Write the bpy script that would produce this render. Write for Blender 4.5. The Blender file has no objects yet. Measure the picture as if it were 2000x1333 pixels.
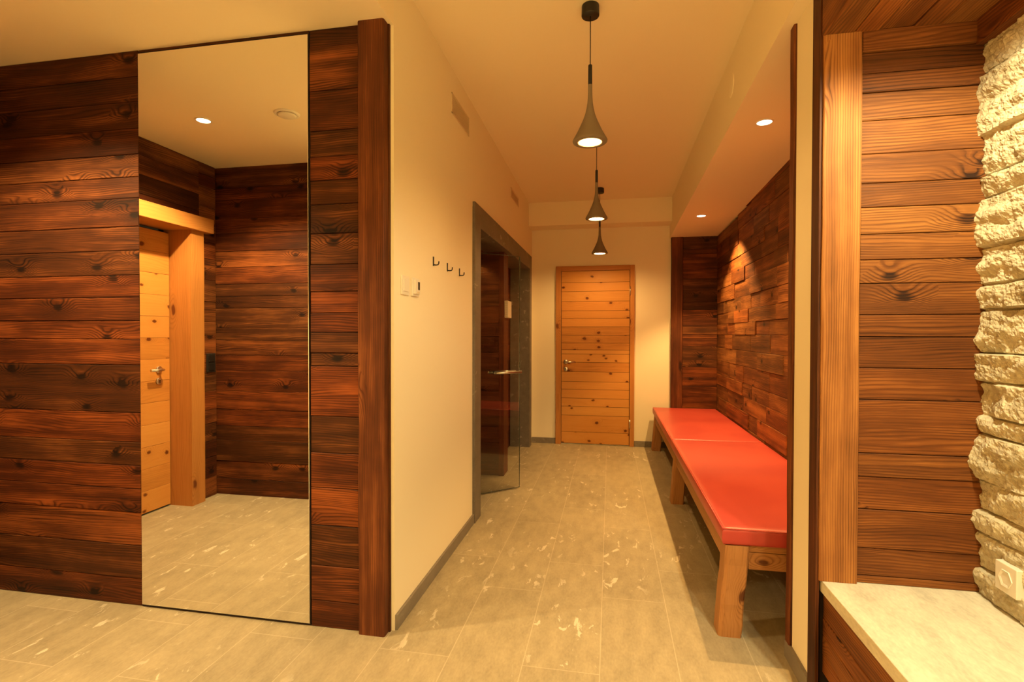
import bpy, bmesh, math, random
from mathutils import Vector, Matrix, noise
random.seed(11)
sc = bpy.context.scene
COL = sc.collection
PI = math.pi

# ------------------------------------------------------------------ camera
F_PX, YAW, PITCH, ROLL, CAM_H = 1017.2, .1865, -.0134, .0015, 1.3017
cam = bpy.data.cameras.new('camera'); cam_ob = bpy.data.objects.new('camera', cam); COL.objects.link(cam_ob)
cam.sensor_width = 36; cam.lens = F_PX / 2000 * 36; cam.clip_start = .05
fw = Vector((-math.sin(YAW) * math.cos(PITCH), math.cos(YAW) * math.cos(PITCH), math.sin(PITCH)))
rt = Vector((math.cos(YAW), math.sin(YAW), 0)); up = rt.cross(fw)
r2 = rt * math.cos(ROLL) + up * math.sin(ROLL); u2 = up * math.cos(ROLL) - rt * math.sin(ROLL)
cam_ob.matrix_world = Matrix(((r2.x, u2.x, -fw.x, 0), (r2.y, u2.y, -fw.y, 0), (r2.z, u2.z, -fw.z, CAM_H), (0, 0, 0, 1)))
sc.camera = cam_ob

# ------------------------------------------------------------------ world, exposure
w = bpy.data.worlds.new('world'); sc.world = w; w.use_nodes = True
w.node_tree.nodes['Background'].inputs[0].default_value = (.02, .012, .005, 1)
w.node_tree.nodes['Background'].inputs[1].default_value = 1
sc.view_settings.view_transform = 'Standard'; sc.view_settings.look = 'None'
sc.view_settings.gamma = 1; sc.view_settings.use_curve_mapping = False
sc.view_settings.exposure = 0.22

# ------------------------------------------------------------------ ceiling lamps and added hall fill (only the seen lamps get fixtures further down)
WARM = (1, .57, .185)
ENTRY = (1, .68, .30)
SEATC = (1, .84, .48)
def spot(name, loc, energy, color=WARM, size=110, blend=.7, radius=.03, target=None):
    l = bpy.data.lights.new(name, 'SPOT'); l.energy = energy; l.color = color
    l.spot_size = math.radians(size); l.spot_blend = blend; l.shadow_soft_size = radius
    o = bpy.data.objects.new(name, l); COL.objects.link(o); o.location = loc
    if target is not None:
        o.rotation_euler = (Vector(target) - Vector(loc)).to_track_quat('-Z', 'Y').to_euler()
    return o
def ceil_z(y): return 2.89 - max(0, y - 2.1) * .022       # high corridor ceiling
def soff_z(y): return 2.52 - max(0, y - 2.1) * .031       # dropped soffit over the bench
LOWZ = 2.635                                              # low ceiling of the entry
SOFFIT_SPOTS = [(.84, 3.13), (.84, 5.18)]
for x, y in SOFFIT_SPOTS:
    spot('soffit_spot', (x, y, soff_z(y) - .014), 165, size=100, blend=.4, radius=.02, target=(x + .22, y, 0))
for x, y, e, sz in [(-2.5, 1.33, 280, 130), (-1.9, 1.25, 80, 100), (-1.1, -1.6, 580, 84), (-2.2, -1.4, 1000, 100)]:  # first is seen in the mirror; the others are unseen, added fill
    spot('entry_and_fill_spot', (x, y, LOWZ - .012), e, color=ENTRY, size=sz, blend=.5, radius=.035)
for x, y, e in [(-.1, -2.0, 560), (1.1, -1.8, 520)]:  # unseen, added behind the viewer to brighten the ceilings by bounce
    spot('hall_fill_spot', (x, y, (ceil_z(y) if x < .6 else 2.52) - .012), e, color=ENTRY, size=84, blend=.5, radius=.035)
spot('seat_spot', (.88, 1.26, 2.305), 96, color=SEATC, size=165, blend=.35, radius=.025)
spot('seat_spot', (.90, .35, 2.305), 80, color=SEATC, size=120, blend=.35, radius=.025)

# ------------------------------------------------------------------ material helpers
def new_mat(name):
    m = bpy.data.materials.new(name); m.use_nodes = True
    nt = m.node_tree; nt.nodes.clear()
    return m, nt
class NT:
    def __init__(s, nt): s.nt = nt
    def n(s, t, **k):
        o = s.nt.nodes.new(t)
        for a, b in k.items(): setattr(o, a, b)
        return o
    def set(s, sock, v):
        if hasattr(v, 'is_output'): s.nt.links.new(v, sock)
        else: sock.default_value = v
    def math(s, op, a, b=0.0, c=0.0, clamp=False):
        o = s.n('ShaderNodeMath', operation=op, use_clamp=clamp)
        s.set(o.inputs[0], a); s.set(o.inputs[1], b); s.set(o.inputs[2], c)
        return o.outputs[0]
    def vmul(s, a, v):
        o = s.n('ShaderNodeVectorMath', operation='MULTIPLY'); s.set(o.inputs[0], a); s.set(o.inputs[1], v); return o.outputs[0]
    def vadd(s, a, v):
        o = s.n('ShaderNodeVectorMath', operation='ADD'); s.set(o.inputs[0], a); s.set(o.inputs[1], v); return o.outputs[0]
    def noise(s, vec, scale=1, detail=2, rough=.5, dist=0):
        o = s.n('ShaderNodeTexNoise'); s.set(o.inputs['Vector'], vec); o.inputs['Scale'].default_value = scale
        o.inputs['Detail'].default_value = detail; o.inputs['Roughness'].default_value = rough; o.inputs['Distortion'].default_value = dist
        return o.outputs['Fac']
    def ramp(s, fac, stops, interp='LINEAR'):
        o = s.n('ShaderNodeValToRGB'); s.set(o.inputs[0], fac); r = o.color_ramp; r.interpolation = interp
        while len(r.elements) > 1: r.elements.remove(r.elements[-1])
        r.elements[0].position = stops[0][0]; r.elements[0].color = tuple(stops[0][1]) + (1,)
        for p, c in stops[1:]:
            e = r.elements.new(p); e.color = tuple(c) + (1,)
        return o.outputs[0]
    def mix(s, fac, a, b, mode='MIX'):
        o = s.n('ShaderNodeMix', data_type='RGBA', blend_type=mode)
        s.set(o.inputs[0], fac); s.set(o.inputs[6], a if hasattr(a, 'is_output') else tuple(a) + (1,)); s.set(o.inputs[7], b if hasattr(b, 'is_output') else tuple(b) + (1,))
        return o.outputs[2]
    def smooth(s, v, a, b, lo=0., hi=1.):
        o = s.n('ShaderNodeMapRange', interpolation_type='SMOOTHSTEP'); s.set(o.inputs[0], v)
        o.inputs[1].default_value = a; o.inputs[2].default_value = b; o.inputs[3].default_value = lo; o.inputs[4].default_value = hi
        return o.outputs[0]
    def out(s, color, rough=.5, metal=0., bump=None, bump_str=.2, bump_dist=.002, spec=.5, coat=0.):
        b = s.n('ShaderNodeBsdfPrincipled'); s.set(b.inputs['Base Color'], color if hasattr(color, 'is_output') else tuple(color) + (1,))
        s.set(b.inputs['Roughness'], rough); b.inputs['Metallic'].default_value = metal
        b.inputs['Specular IOR Level'].default_value = spec; b.inputs['Coat Weight'].default_value = coat
        if bump is not None:
            u = s.n('ShaderNodeBump'); u.inputs['Strength'].default_value = bump_str; u.inputs['Distance'].default_value = bump_dist
            s.set(u.inputs['Height'], bump); s.nt.links.new(u.outputs[0], b.inputs['Normal'])
        o = s.n('ShaderNodeOutputMaterial'); s.nt.links.new(b.outputs[0], o.inputs[0]); return b

def plain(name, color, rough=.5, metal=0., spec=.5, bump=0., bscale=200):
    m, nt = new_mat(name); h = NT(nt)
    if bump:
        tc = h.n('ShaderNodeTexCoord').outputs['Object']
        h.out(color, rough, metal, bump=h.noise(tc, bscale, 3), bump_str=bump, bump_dist=.001, spec=spec)
    else: h.out(color, rough, metal, spec=spec)
    return m

def wood(name, dark, mid, light, red, rings=95., knot=.16, grain=.46, fiber=.55, blotch=.75, tonev=.42, warp=3.2, rough=.6, bump=.5, knotscale=(4.4, 7.5), base=.5, knotdark=.55):
    """planks: UV runs in metres, u along the grain; colour attribute 'tone' holds a random tone, hue and seed for each board"""
    m, nt = new_mat(name); h = NT(nt)
    uv = h.n('ShaderNodeUVMap', uv_map='UVMap').outputs[0]
    at = h.n('ShaderNodeAttribute', attribute_name='tone'); sep = h.n('ShaderNodeSeparateColor'); nt.links.new(at.outputs['Color'], sep.inputs[0])
    tR, tG, tB = sep.outputs
    suv = h.n('ShaderNodeSeparateXYZ'); nt.links.new(uv, suv.inputs[0])
    v = suv.outputs[1]
    n1 = h.noise(h.vmul(uv, (1.1, 7., 1.)), 1, 2, .5)
    n2 = h.noise(h.vmul(uv, (5., 26., 1.)), 1, 2, .5)
    wob = h.n('ShaderNodeTexNoise'); nt.links.new(h.vmul(uv, (6., 14., 1.)), wob.inputs['Vector']); wob.inputs['Scale'].default_value = 1
    kv = h.vadd(h.vmul(uv, (knotscale[0], knotscale[1], 1.)), h.vmul(wob.outputs['Color'], (.25, .25, 0.)))
    vor = h.n('ShaderNodeTexVoronoi', voronoi_dimensions='2D', feature='F1'); nt.links.new(kv, vor.inputs['Vector']); vor.inputs['Scale'].default_value = 1
    d = vor.outputs['Distance']; sc_ = h.n('ShaderNodeSeparateColor'); nt.links.new(vor.outputs['Color'], sc_.inputs[0])
    on = h.math('GREATER_THAN', sc_.outputs[0], 1 - knot)
    bmp = h.math('MULTIPLY', h.smooth(d, .0, .55, 1., 0.), on)
    core = h.math('MULTIPLY', h.smooth(d, .04, .17, 1., 0.), on)
    H = h.math('ADD', h.math('MULTIPLY', v, rings), h.math('ADD', h.math('MULTIPLY', n1, warp * 3), h.math('ADD', h.math('MULTIPLY', n2, .7), h.math('MULTIPLY', bmp, 4.2))))
    fr = h.math('FRACT', H)
    g = h.ramp(fr, [(0, (.55,) * 3), (.35, (.75,) * 3), (.62, (.5,) * 3), (.86, (.05,) * 3), (.93, (.12,) * 3), (1, (.55,) * 3)])
    gm = h.noise(h.vmul(uv, (2.2, 11., 1.)), 1, 2, .5)
    gamp = h.math('MULTIPLY', h.math('MULTIPLY_ADD', bmp, 1.1, h.smooth(gm, .3, .7, .35, 1.2)), grain)
    fib = h.noise(h.vmul(uv, (7., 330., 1.)), 1, 3, .65)
    blo = h.math('MULTIPLY_ADD', h.noise(h.vmul(uv, (.9, 21., 1.)), 1, 3, .6), .6, h.math('MULTIPLY', h.noise(h.vmul(uv, (2.2, 6., 1.)), 1, 3, .6), .55))
    V = h.math('MULTIPLY', h.math('SUBTRACT', g, .48), gamp)
    V = h.math('MULTIPLY_ADD', h.math('SUBTRACT', fib, .5), fiber, V)
    V = h.math('MULTIPLY_ADD', h.math('SUBTRACT', blo, .575), blotch * 2.2, V)
    V = h.math('MULTIPLY_ADD', h.math('SUBTRACT', tR, .5), tonev, V)
    V = h.math('SUBTRACT', V, h.math('MULTIPLY', core, knotdark))
    V = h.math('SUBTRACT', V, h.math('MULTIPLY', bmp, .1))
    V = h.math('ADD', V, base, clamp=True)
    c = h.ramp(V, [(0, dark), (.5, mid), (1, light)])
    c = h.mix(h.math('MULTIPLY', tG, .75), c, h.mix(1., c, red, 'MULTIPLY'))
    hgt = h.math('ADD', h.math('MULTIPLY', g, .6), fib)
    rg = h.math('MULTIPLY_ADD', fib, .25, rough - .12)
    h.out(c, rg, bump=hgt, bump_str=bump, bump_dist=.0012, spec=.22)
    return m

M = {}
M['old'] = wood('weathered_dark_boards', (.010, .004, .002), (.068, .022, .006), (.28, .105, .028), (1.2, .72, .5), knot=.22)
M['niche'] = wood('uneven_niche_boards', (.02, .008, .003), (.135, .05, .014), (.42, .185, .055), (1.15, .75, .55), knot=.2)  # old boards, lightened; brightness of the spots' light pool put into the colour
M['seatwood'] = wood('reclaimed_brown_boards', (.022, .008, .003), (.145, .052, .012), (.40, .17, .04), (1.1, .82, .65), knot=.2, blotch=.45)
M['beam'] = wood('dark_hewn_beam', (.018, .007, .004), (.11, .038, .013), (.30, .125, .042), (1.1, .75, .55), rings=130, knot=.14, warp=1.0, fiber=.5, knotscale=(2.4, 8.))
M['beamlight'] = wood('brown_hewn_beam', (.06, .024, .008), (.27, .11, .03), (.52, .25, .07), (1.1, .9, .75), rings=130, knot=.2, warp=.8, fiber=.45, knotscale=(2.4, 8.))
M['pine'] = wood('knotty_pine_boards', (.14, .04, .01), (.58, .265, .06), (.70, .37, .10), (1., .82, .65), rings=48, knot=.3, grain=.14, fiber=.14, blotch=.18, tonev=.3, rough=.45, bump=.12, knotscale=(6.5, 9.), base=.55, knotdark=.6)
M['pinebeam'] = wood('pine_beam', (.16, .05, .015), (.50, .225, .06), (.60, .31, .10), (1., .85, .7), rings=44, knot=.2, grain=.18, fiber=.18, blotch=.18, tonev=.25, rough=.45, bump=.15, knotscale=(3., 8.), base=.5, knotdark=.55)
M['bench'] = wood('bench_old_pine', (.10, .035, .012), (.40, .19, .065), (.55, .30, .12), (1., .85, .7), rings=60, knot=.25, grain=.25, fiber=.3, blotch=.25, tonev=.25, rough=.55, bump=.35, knotscale=(4., 8.))
M['sauna'] = wood('dark_red_sauna_wood', (.02, .007, .004), (.10, .03, .014), (.20, .07, .03), (1.1, .7, .5), rings=90, knot=.15, warp=.8)
M['plaster'] = plain('cream_wall_paint', (.88, .80, .59), .75, bump=.05, bscale=300)
M['ceil'] = plain('cream_ceiling_paint', (.90, .80, .57), .8, bump=.03, bscale=250)
M['dark'] = plain('dark_backing', (.02, .01, .006), .9)
M['black'] = plain('black_metal', (.012, .010, .009), .45)
M['steel'] = plain('brushed_nickel', (.62, .58, .52), .3, metal=1.)
M['white'] = plain('white_plastic', (.82, .78, .66), .35)
M['grille'] = plain('painted_grille', (.74, .63, .42), .7)
M['concrete'] = plain('grey_concrete', (.21, .165, .115), .85, bump=.3, bscale=90)
M['holder'] = plain('black_rubber', (.010, .008, .007), .55)
M['mirror'] = plain('mirror_silver', (.93, .92, .88), 0.0, metal=1.)
M['grey'] = plain('anthracite_plastic', (.02, .018, .015), .4)

def emis(name, col, s):
    m, nt = new_mat(name); e = nt.nodes.new('ShaderNodeEmission'); e.inputs[0].default_value = tuple(col) + (1,); e.inputs[1].default_value = s
    o = nt.nodes.new('ShaderNodeOutputMaterial'); nt.links.new(e.outputs[0], o.inputs[0]); return m
M['lamp'] = emis('lit_lamp', (1, .86, .6), 9.)

def leather():
    m, nt = new_mat('red_leatherette'); h = NT(nt)
    tc = h.n('ShaderNodeTexCoord').outputs['Object']
    big = h.noise(tc, 2.5, 2); fine = h.noise(tc, 420, 2)
    c = h.mix(h.smooth(big, .35, .65), (.47, .052, .04), (.53, .068, .048))
    h.out(c, .38, bump=fine, bump_str=.12, bump_dist=.0006, spec=.7); return m
M['red'] = leather()

def gneiss(name, base, tiles=True, vein=1.0, axis='y'):
    m, nt = new_mat(name); h = NT(nt)
    tc = h.n('ShaderNodeTexCoord').outputs['Object']
    sx = h.n('ShaderNodeSeparateXYZ'); nt.links.new(tc, sx.inputs[0])
    st = h.vmul(tc, (1., .38, 1.))
    fine = h.noise(st, 120, 3, .6); med = h.noise(st, 16, 4, .6); big = h.noise(tc, 1.3, 2)
    V = h.math('MULTIPLY_ADD', h.math('SUBTRACT', fine, .5), .55, h.math('MULTIPLY', h.math('SUBTRACT', med, .5), .7))
    V = h.math('MULTIPLY_ADD', h.math('SUBTRACT', big, .5), .35, V)
    b = base
    rnd = None; joint = None
    if tiles:
        cv = h.n('ShaderNodeCombineXYZ'); nt.links.new(h.math('ADD', sx.outputs[1], 10.35), cv.inputs[0]); nt.links.new(h.math('ADD', sx.outputs[0], 9.035), cv.inputs[1])
        br = h.n('ShaderNodeTexBrick', offset=.37, offset_frequency=2); nt.links.new(cv.outputs[0], br.inputs['Vector'])
        br.inputs['Color1'].default_value = (0, 0, 0, 1); br.inputs['Color2'].default_value = (1, 1, 1, 1); br.inputs['Mortar'].default_value = (.5, .5, .5, 1)
        br.inputs['Scale'].default_value = 1; br.inputs['Mortar Size'].default_value = .0022; br.inputs['Mortar Smooth'].default_value = .3
        br.inputs['Brick Width'].default_value = .95; br.inputs['Row Height'].default_value = .30
        sp = h.n('ShaderNodeSeparateColor'); nt.links.new(br.outputs['Color'], sp.inputs[0]); rnd = sp.outputs[0]; joint = br.outputs['Fac']
        V = h.math('MULTIPLY_ADD', h.math('SUBTRACT', rnd, .5), .12, V)
    V = h.math('ADD', V, .5, clamp=True)
    c = h.ramp(V, [(0, tuple(x * .5 for x in b)), (.5, b), (1, tuple(min(1, x * 1.45) for x in b))])
    # pale flakes
    off = h.vmul(tc, (1., .42, 1.))
    if rnd is not None:
        q = h.n('ShaderNodeCombineXYZ'); nt.links.new(h.math('MULTIPLY', rnd, 7.), q.inputs[0]); off = h.vadd(off, q.outputs[0])
    f1 = h.noise(off, 17, 5, .62, .6); f2 = h.noise(off, 2.6, 2)
    fl = h.math('MULTIPLY', h.smooth(f1, .60, .645), h.smooth(f2, .44, .60))
    fl = h.math('MULTIPLY', fl, .75 * vein)
    c = h.mix(fl, c, (.72, .66, .52))
    bump = V
    if joint is not None:
        c = h.mix(h.math('MULTIPLY', joint, .5), c, (.60, .52, .38))
    h.out(c, h.math('MULTIPLY_ADD', fine, .25, .38), bump=bump, bump_str=.12, bump_dist=.002, spec=.4); return m
M['floor'] = gneiss('gneiss_floor_tiles', (.36, .305, .195))
M['slab'] = gneiss('gneiss_slab', (.68, .64, .50), tiles=False, vein=.7)
M['stoneframe'] = gneiss('grey_stone_surround', (.17, .145, .115), tiles=False, vein=.35)
M['stonebase'] = gneiss('grey_stone_skirting', (.21, .18, .14), tiles=False, vein=.2)

def splitstone():
    m, nt = new_mat('split_face_quartzite'); h = NT(nt)
    tc = h.n('ShaderNodeTexCoord').outputs['Object']
    a = h.noise(tc, 9, 4, .6); b = h.noise(tc, 90, 4, .65)
    V = h.math('ADD', h.math('MULTIPLY', a, .55), h.math('MULTIPLY', b, .45))
    c = h.ramp(V, [(.28, (.27, .215, .12)), (.48, (.51, .45, .30)), (.7, (.70, .63, .44))])
    h.out(c, .8, bump=h.math('ADD', b, h.noise(tc, 300, 2)), bump_str=.5, bump_dist=.003, spec=.3); return m
M['split'] = splitstone()

def glass():
    m, nt = new_mat('clear_door_glass'); h = NT(nt)
    t = h.n('ShaderNodeBsdfTransparent'); t.inputs[0].default_value = (.93, .93, .90, 1)
    g = h.n('ShaderNodeBsdfGlossy'); g.inputs['Roughness'].default_value = .0
    fz = h.n('ShaderNodeFresnel'); fz.inputs[0].default_value = 1.5
    mx = h.n('ShaderNodeMixShader'); nt.links.new(fz.outputs[0], mx.inputs[0]); nt.links.new(t.outputs[0], mx.inputs[1]); nt.links.new(g.outputs[0], mx.inputs[2])
    o = h.n('ShaderNodeOutputMaterial'); nt.links.new(mx.outputs[0], o.inputs[0]); return m
M['glass'] = glass()
M['glassedge'] = plain('glass_edge', (.10, .13, .10), .2)

# ------------------------------------------------------------------ mesh helpers
class MB:
    """collects shapes with a UV in metres and a random tone for each piece, links them as ONE mesh object"""
    def __init__(s): s.v = []; s.f = []; s.uv = []; s.t = []; s.mi = []; s.sm = []
    def face(s, pts, uvs=None, tone=(.5, .5, .5), mi=0, smooth=False):
        b = len(s.v); s.v += [tuple(p) for p in pts]; s.f.append(tuple(range(b, b + len(pts))))
        s.uv.append(uvs or [(0, 0)] * len(pts)); s.t.append(tone); s.mi.append(mi); s.sm.append(smooth)
    def hexa(s, P, grain=2, tone=None, mi=0):
        """P: 8 corners, bottom ring 0-3 and top ring 4-7 (counter-clockwise from above); grain = axis the fibres follow"""
        tone = tone or (random.random(), random.random(), random.random())
        ou, ov = random.random() * 40, random.random() * 40
        b = len(s.v); s.v += [tuple(p) for p in P]
        for q in [(0, 3, 2, 1), (4, 5, 6, 7), (0, 1, 5, 4), (1, 2, 6, 5), (2, 3, 7, 6), (3, 0, 4, 7)]:
            pts = [Vector(P[i]) for i in q]
            n = (pts[1] - pts[0]).cross(pts[2] - pts[0]); ax = max(range(3), key=lambda i: abs(n[i]))
            oth = [i for i in range(3) if i != ax]
            gu = grain if grain in oth else oth[0]
            gv = [i for i in oth if i != gu][0]
            s.f.append(tuple(b + i for i in q)); s.uv.append([(p[gu] + ou, p[gv] + ov + ax * .37) for p in pts]); s.t.append(tone); s.mi.append(mi); s.sm.append(False)
    def box(s, a, b, grain=2, tone=None, mi=0):
        x0, y0, z0 = [min(p, q) for p, q in zip(a, b)]; x1, y1, z1 = [max(p, q) for p, q in zip(a, b)]
        s.hexa([(x0, y0, z0), (x1, y0, z0), (x1, y1, z0), (x0, y1, z0), (x0, y0, z1), (x1, y0, z1), (x1, y1, z1), (x0, y1, z1)], grain, tone, mi)
    def plank(s, O, U, V, N, u0, u1, v0, v1, d, back=.02, ch=.0018, tone=None, mi=0):
        """one board on a plane: front face raised by d along N with small chamfers"""
        O, U, V, N = map(Vector, (O, U, V, N))
        tone = tone or (random.random(), random.random(), random.random())
        ou, ov = random.random() * 60, random.random() * 60
        P = lambda u, v, n: O + U * u + V * v + N * n
        def ring(i, n): return [(u0 + i, v0 + i, n), (u1 - i, v0 + i, n), (u1 - i, v1 - i, n), (u0 + i, v1 - i, n)]
        R = [ring(0, -back), ring(0, d - ch), ring(ch, d)]
        flip = U.cross(V).dot(N) < 0
        def add(q):
            uvs = [(a + ou, b + ov + (c - d)) for a, b, c in q]; pts = [P(*c) for c in q]
            if flip: pts.reverse(); uvs.reverse()
            s.face(pts, uvs, tone, mi)
        add(R[2])
        for A, B in ((R[0], R[1]), (R[1], R[2])):
            for i in range(4):
                j = (i + 1) % 4; add([A[i], A[j], B[j], B[i]])
    def lathe(s, prof, c=(0, 0, 0), seg=40, mi=0, axis='z', smooth=True, cap0=False, cap1=False):
        """prof: (radius, height) pairs"""
        def pt(r, hh, k):
            a = 2 * PI * k / seg; x, y = r * math.cos(a), r * math.sin(a)
            p = {'z': (x, y, hh), 'x': (hh, x, y), 'y': (y, hh, x)}[axis]
            return (p[0] + c[0], p[1] + c[1], p[2] + c[2])
        b = len(s.v)
        for r, hh in prof: s.v += [pt(r, hh, k) for k in range(seg)]
        for i in range(len(prof) - 1):
            for k in range(seg):
                k2 = (k + 1) % seg
                s.f.append((b + i * seg + k, b + i * seg + k2, b + (i + 1) * seg + k2, b + (i + 1) * seg + k)); s.uv.append([(0, 0)] * 4); s.t.append((.5,) * 3); s.mi.append(mi); s.sm.append(smooth)
        if cap0: s.f.append(tuple(b + k for k in reversed(range(seg)))); s.uv.append([(0, 0)] * seg); s.t.append((.5,) * 3); s.mi.append(mi); s.sm.append(False)
        if cap1:
            e = b + (len(prof) - 1) * seg
            s.f.append(tuple(e + k for k in range(seg))); s.uv.append([(0, 0)] * seg); s.t.append((.5,) * 3); s.mi.append(mi); s.sm.append(False)
    def cyl(s, r, a, b, c=(0, 0, 0), seg=32, axis='z', mi=0):
        s.lathe([(r, a), (r, b)], c, seg, mi, axis, True, True, True)
    def tube(s, pts, r, seg=12, mi=0):
        pts = [Vector(p) for p in pts]; rings = []
        for i, p in enumerate(pts):
            t = (pts[min(i + 1, len(pts) - 1)] - pts[max(i - 1, 0)]).normalized()
            a = t.orthogonal().normalized() if i == 0 else (rings[-1][1] - t * rings[-1][1].dot(t)).normalized()
            rings.append((p, a, t.cross(a)))
        b = len(s.v)
        for p, a, c in rings: s.v += [tuple(p + (a * math.cos(2 * PI * k / seg) + c * math.sin(2 * PI * k / seg)) * r) for k in range(seg)]
        for i in range(len(pts) - 1):
            for k in range(seg):
                k2 = (k + 1) % seg
                s.f.append((b + i * seg + k, b + i * seg + k2, b + (i + 1) * seg + k2, b + (i + 1) * seg + k)); s.uv.append([(0, 0)] * 4); s.t.append((.5,) * 3); s.mi.append(mi); s.sm.append(True)
        for e, rv in ((b, True), (b + (len(pts) - 1) * seg, False)):
            q = [e + k for k in range(seg)]
            if rv: q.reverse()
            s.f.append(tuple(q)); s.uv.append([(0, 0)] * seg); s.t.append((.5,) * 3); s.mi.append(mi); s.sm.append(False)
    def build(s, name, mats, parent=None, loc=(0, 0, 0), bevel=0., bseg=2):
        me = bpy.data.meshes.new(name); me.from_pydata(s.v, [], s.f)
        if not isinstance(mats, (list, tuple)): mats = [mats]
        for m in mats: me.materials.append(M[m])
        me.uv_layers.new(name='UVMap'); me.color_attributes.new('tone', 'FLOAT_COLOR', 'CORNER')
        fu, ft = [], []
        for uvs, t in zip(s.uv, s.t):
            for q in uvs: fu += [q[0], q[1]]; ft += [t[0], t[1], t[2], 1.]
        me.uv_layers['UVMap'].data.foreach_set('uv', fu); me.color_attributes['tone'].data.foreach_set('color', ft)
        me.polygons.foreach_set('material_index', s.mi); me.polygons.foreach_set('use_smooth', s.sm)
        me.update()
        o = bpy.data.objects.new(name, me); COL.objects.link(o); o.location = loc
        if parent: o.parent = parent
        if bevel:
            b = o.modifiers.new('bevel', 'BEVEL'); b.width = bevel; b.segments = bseg; b.limit_method = 'ANGLE'
        return o
def tag(o, label, cat, group=None, kind=None):
    o['label'] = label; o['category'] = cat
    if group: o['group'] = group
    if kind: o['kind'] = kind
    return o
def thing(name, label, cat, loc=(0, 0, 0), rz=0, group=None, kind=None):
    o = bpy.data.objects.new(name, None); COL.objects.link(o); o.location = loc; o.rotation_euler = (0, 0, rz); o.empty_display_size = .05
    return tag(o, label, cat, group, kind)
def copy_tree(o, parent=None):
    c = o.copy(); COL.objects.link(c)
    if parent: c.parent = parent
    for ch in list(o.children): copy_tree(ch, c)
    return c
def struct(mb, name, mats, label, cat, **k):
    return tag(mb.build(name, mats, **k), label, cat, kind='structure')

# ------------------------------------------------------------------ setting: floor, ceilings, walls
XL, XW, YN, YB = -.924, -3.13, -3.0, 6.177      # corridor's left wall, entry's far left wall, wall behind, end wall
YP = 2.10                                        # board wall with the mirror
b = MB(); b.box((-3.6, YN - .2, -.1), (3.2, 6.5, 0)); struct(b, 'floor', 'floor', 'grey stone tile floor with pale flakes and fine joints', 'floor')

b = MB(); z0 = LOWZ
b.box((-3.5, YN, z0), (XL, YP + .03, 3.05)); struct(b, 'ceiling_left', 'ceil', 'low cream ceiling over the entry beside the mirror wall', 'ceiling')
b = MB()
b.hexa([(-1.1, YN, ceil_z(0)), (.75, YN, ceil_z(0)), (.75, 2.1, ceil_z(0)), (-1.1, 2.1, ceil_z(0)), (-1.1, YN, 3.05), (.75, YN, 3.05), (.75, 2.1, 3.05), (-1.1, 2.1, 3.05)])
b.hexa([(-1.1, 2.1, ceil_z(2.1)), (.75, 2.1, ceil_z(2.1)), (.75, 6.4, ceil_z(6.4)), (-1.1, 6.4, ceil_z(6.4)), (-1.1, 2.1, 3.05), (.75, 2.1, 3.05), (.75, 6.4, 3.05), (-1.1, 6.4, 3.05)])
struct(b, 'ceiling', 'ceil', 'high cream corridor ceiling with the hanging lamps', 'ceiling')
b = MB()
b.hexa([(.66, 1.96, 2.52), (1.35, 1.96, 2.52), (1.35, 6.3, soff_z(6.3)), (.66, 6.3, soff_z(6.3)), (.66, 1.96, 3.04), (1.35, 1.96, 3.04), (1.35, 6.3, 3.04), (.66, 6.3, 3.04)])
b.box((.66, YN, 2.52), (3.2, 1.96, 3.04))
struct(b, 'ceiling_right', 'ceil', 'dropped cream soffit with round spots above the red bench', 'soffit')
b = MB(); b.box((XL, 5.93, 2.54), (.66, 6.2, 2.95)); struct(b, 'trim_1', 'ceil', 'shallow cream bulkhead where the corridor ceiling meets the end wall', 'bulkhead')

b = MB()                                          # corridor left wall round the wide opening
b.box((-1.13, YP + .03, 0), (XL, 3.44, 3.0)); b.box((-1.13, 6.0, 0), (XL, 6.25, 3.0)); b.box((-1.13, 3.44, 2.17), (XL, 6.0, 3.0))
struct(b, 'wall_left', 'plaster', 'cream plaster wall with coat hooks left of the corridor', 'wall')
b = MB(); b.box((-1.2, YB, 0), (1.4, 6.4, 3.0)); struct(b, 'wall_back', 'plaster', 'cream end wall round the pine door', 'wall')
b = MB(); b.box((.71, 2.015, 0), (1.3, 2.21, 2.53)); struct(b, 'wall_right', 'plaster', 'narrow cream wall strip between red bench and stone seat', 'wall')

def rows_from_px(ys, top, bot, zt):
    """board edges measured on the wall (from the ceiling down) as heights"""
    return [zt * (bot - y) / (bot - top) for y in ys]
def plank_wall(mb, O, U, V, N, width, edges, tones=None, splits=None, jit=.006, gap=.0012, red=None):
    e = sorted(edges)
    for i in range(len(e) - 1):
        v0, v1 = e[i] + gap, e[i + 1] - gap
        cuts = [0, width]
        if splits: cuts = sorted(set([0] + [c for c in splits(i) if 0 < c < width] + [width]))
        for k in range(len(cuts) - 1):
            t = tones[i] if tones else random.random()
            t = min(1, max(0, t + random.uniform(-.08, .08)))
            mb.plank(O, U, V, N, cuts[k] + (gap if k else 0), cuts[k + 1] - (gap if k < len(cuts) - 2 else 0), v0, v1, random.uniform(0, jit), tone=(t, random.random() if red is None else red[i], random.random()))
def rand_edges(h, lo=.09, hi=.17):
    e = [0.]
    while h - e[-1] > hi + lo: e.append(e[-1] + random.uniform(lo, hi))
    rest = h - e[-1]
    if rest > hi: e.append(e[-1] + rest / 2)
    e.append(h); return e

X, Y, Z = (1, 0, 0), (0, 1, 0), (0, 0, 1)
nX, nY = (-1, 0, 0), (0, -1, 0)
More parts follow.
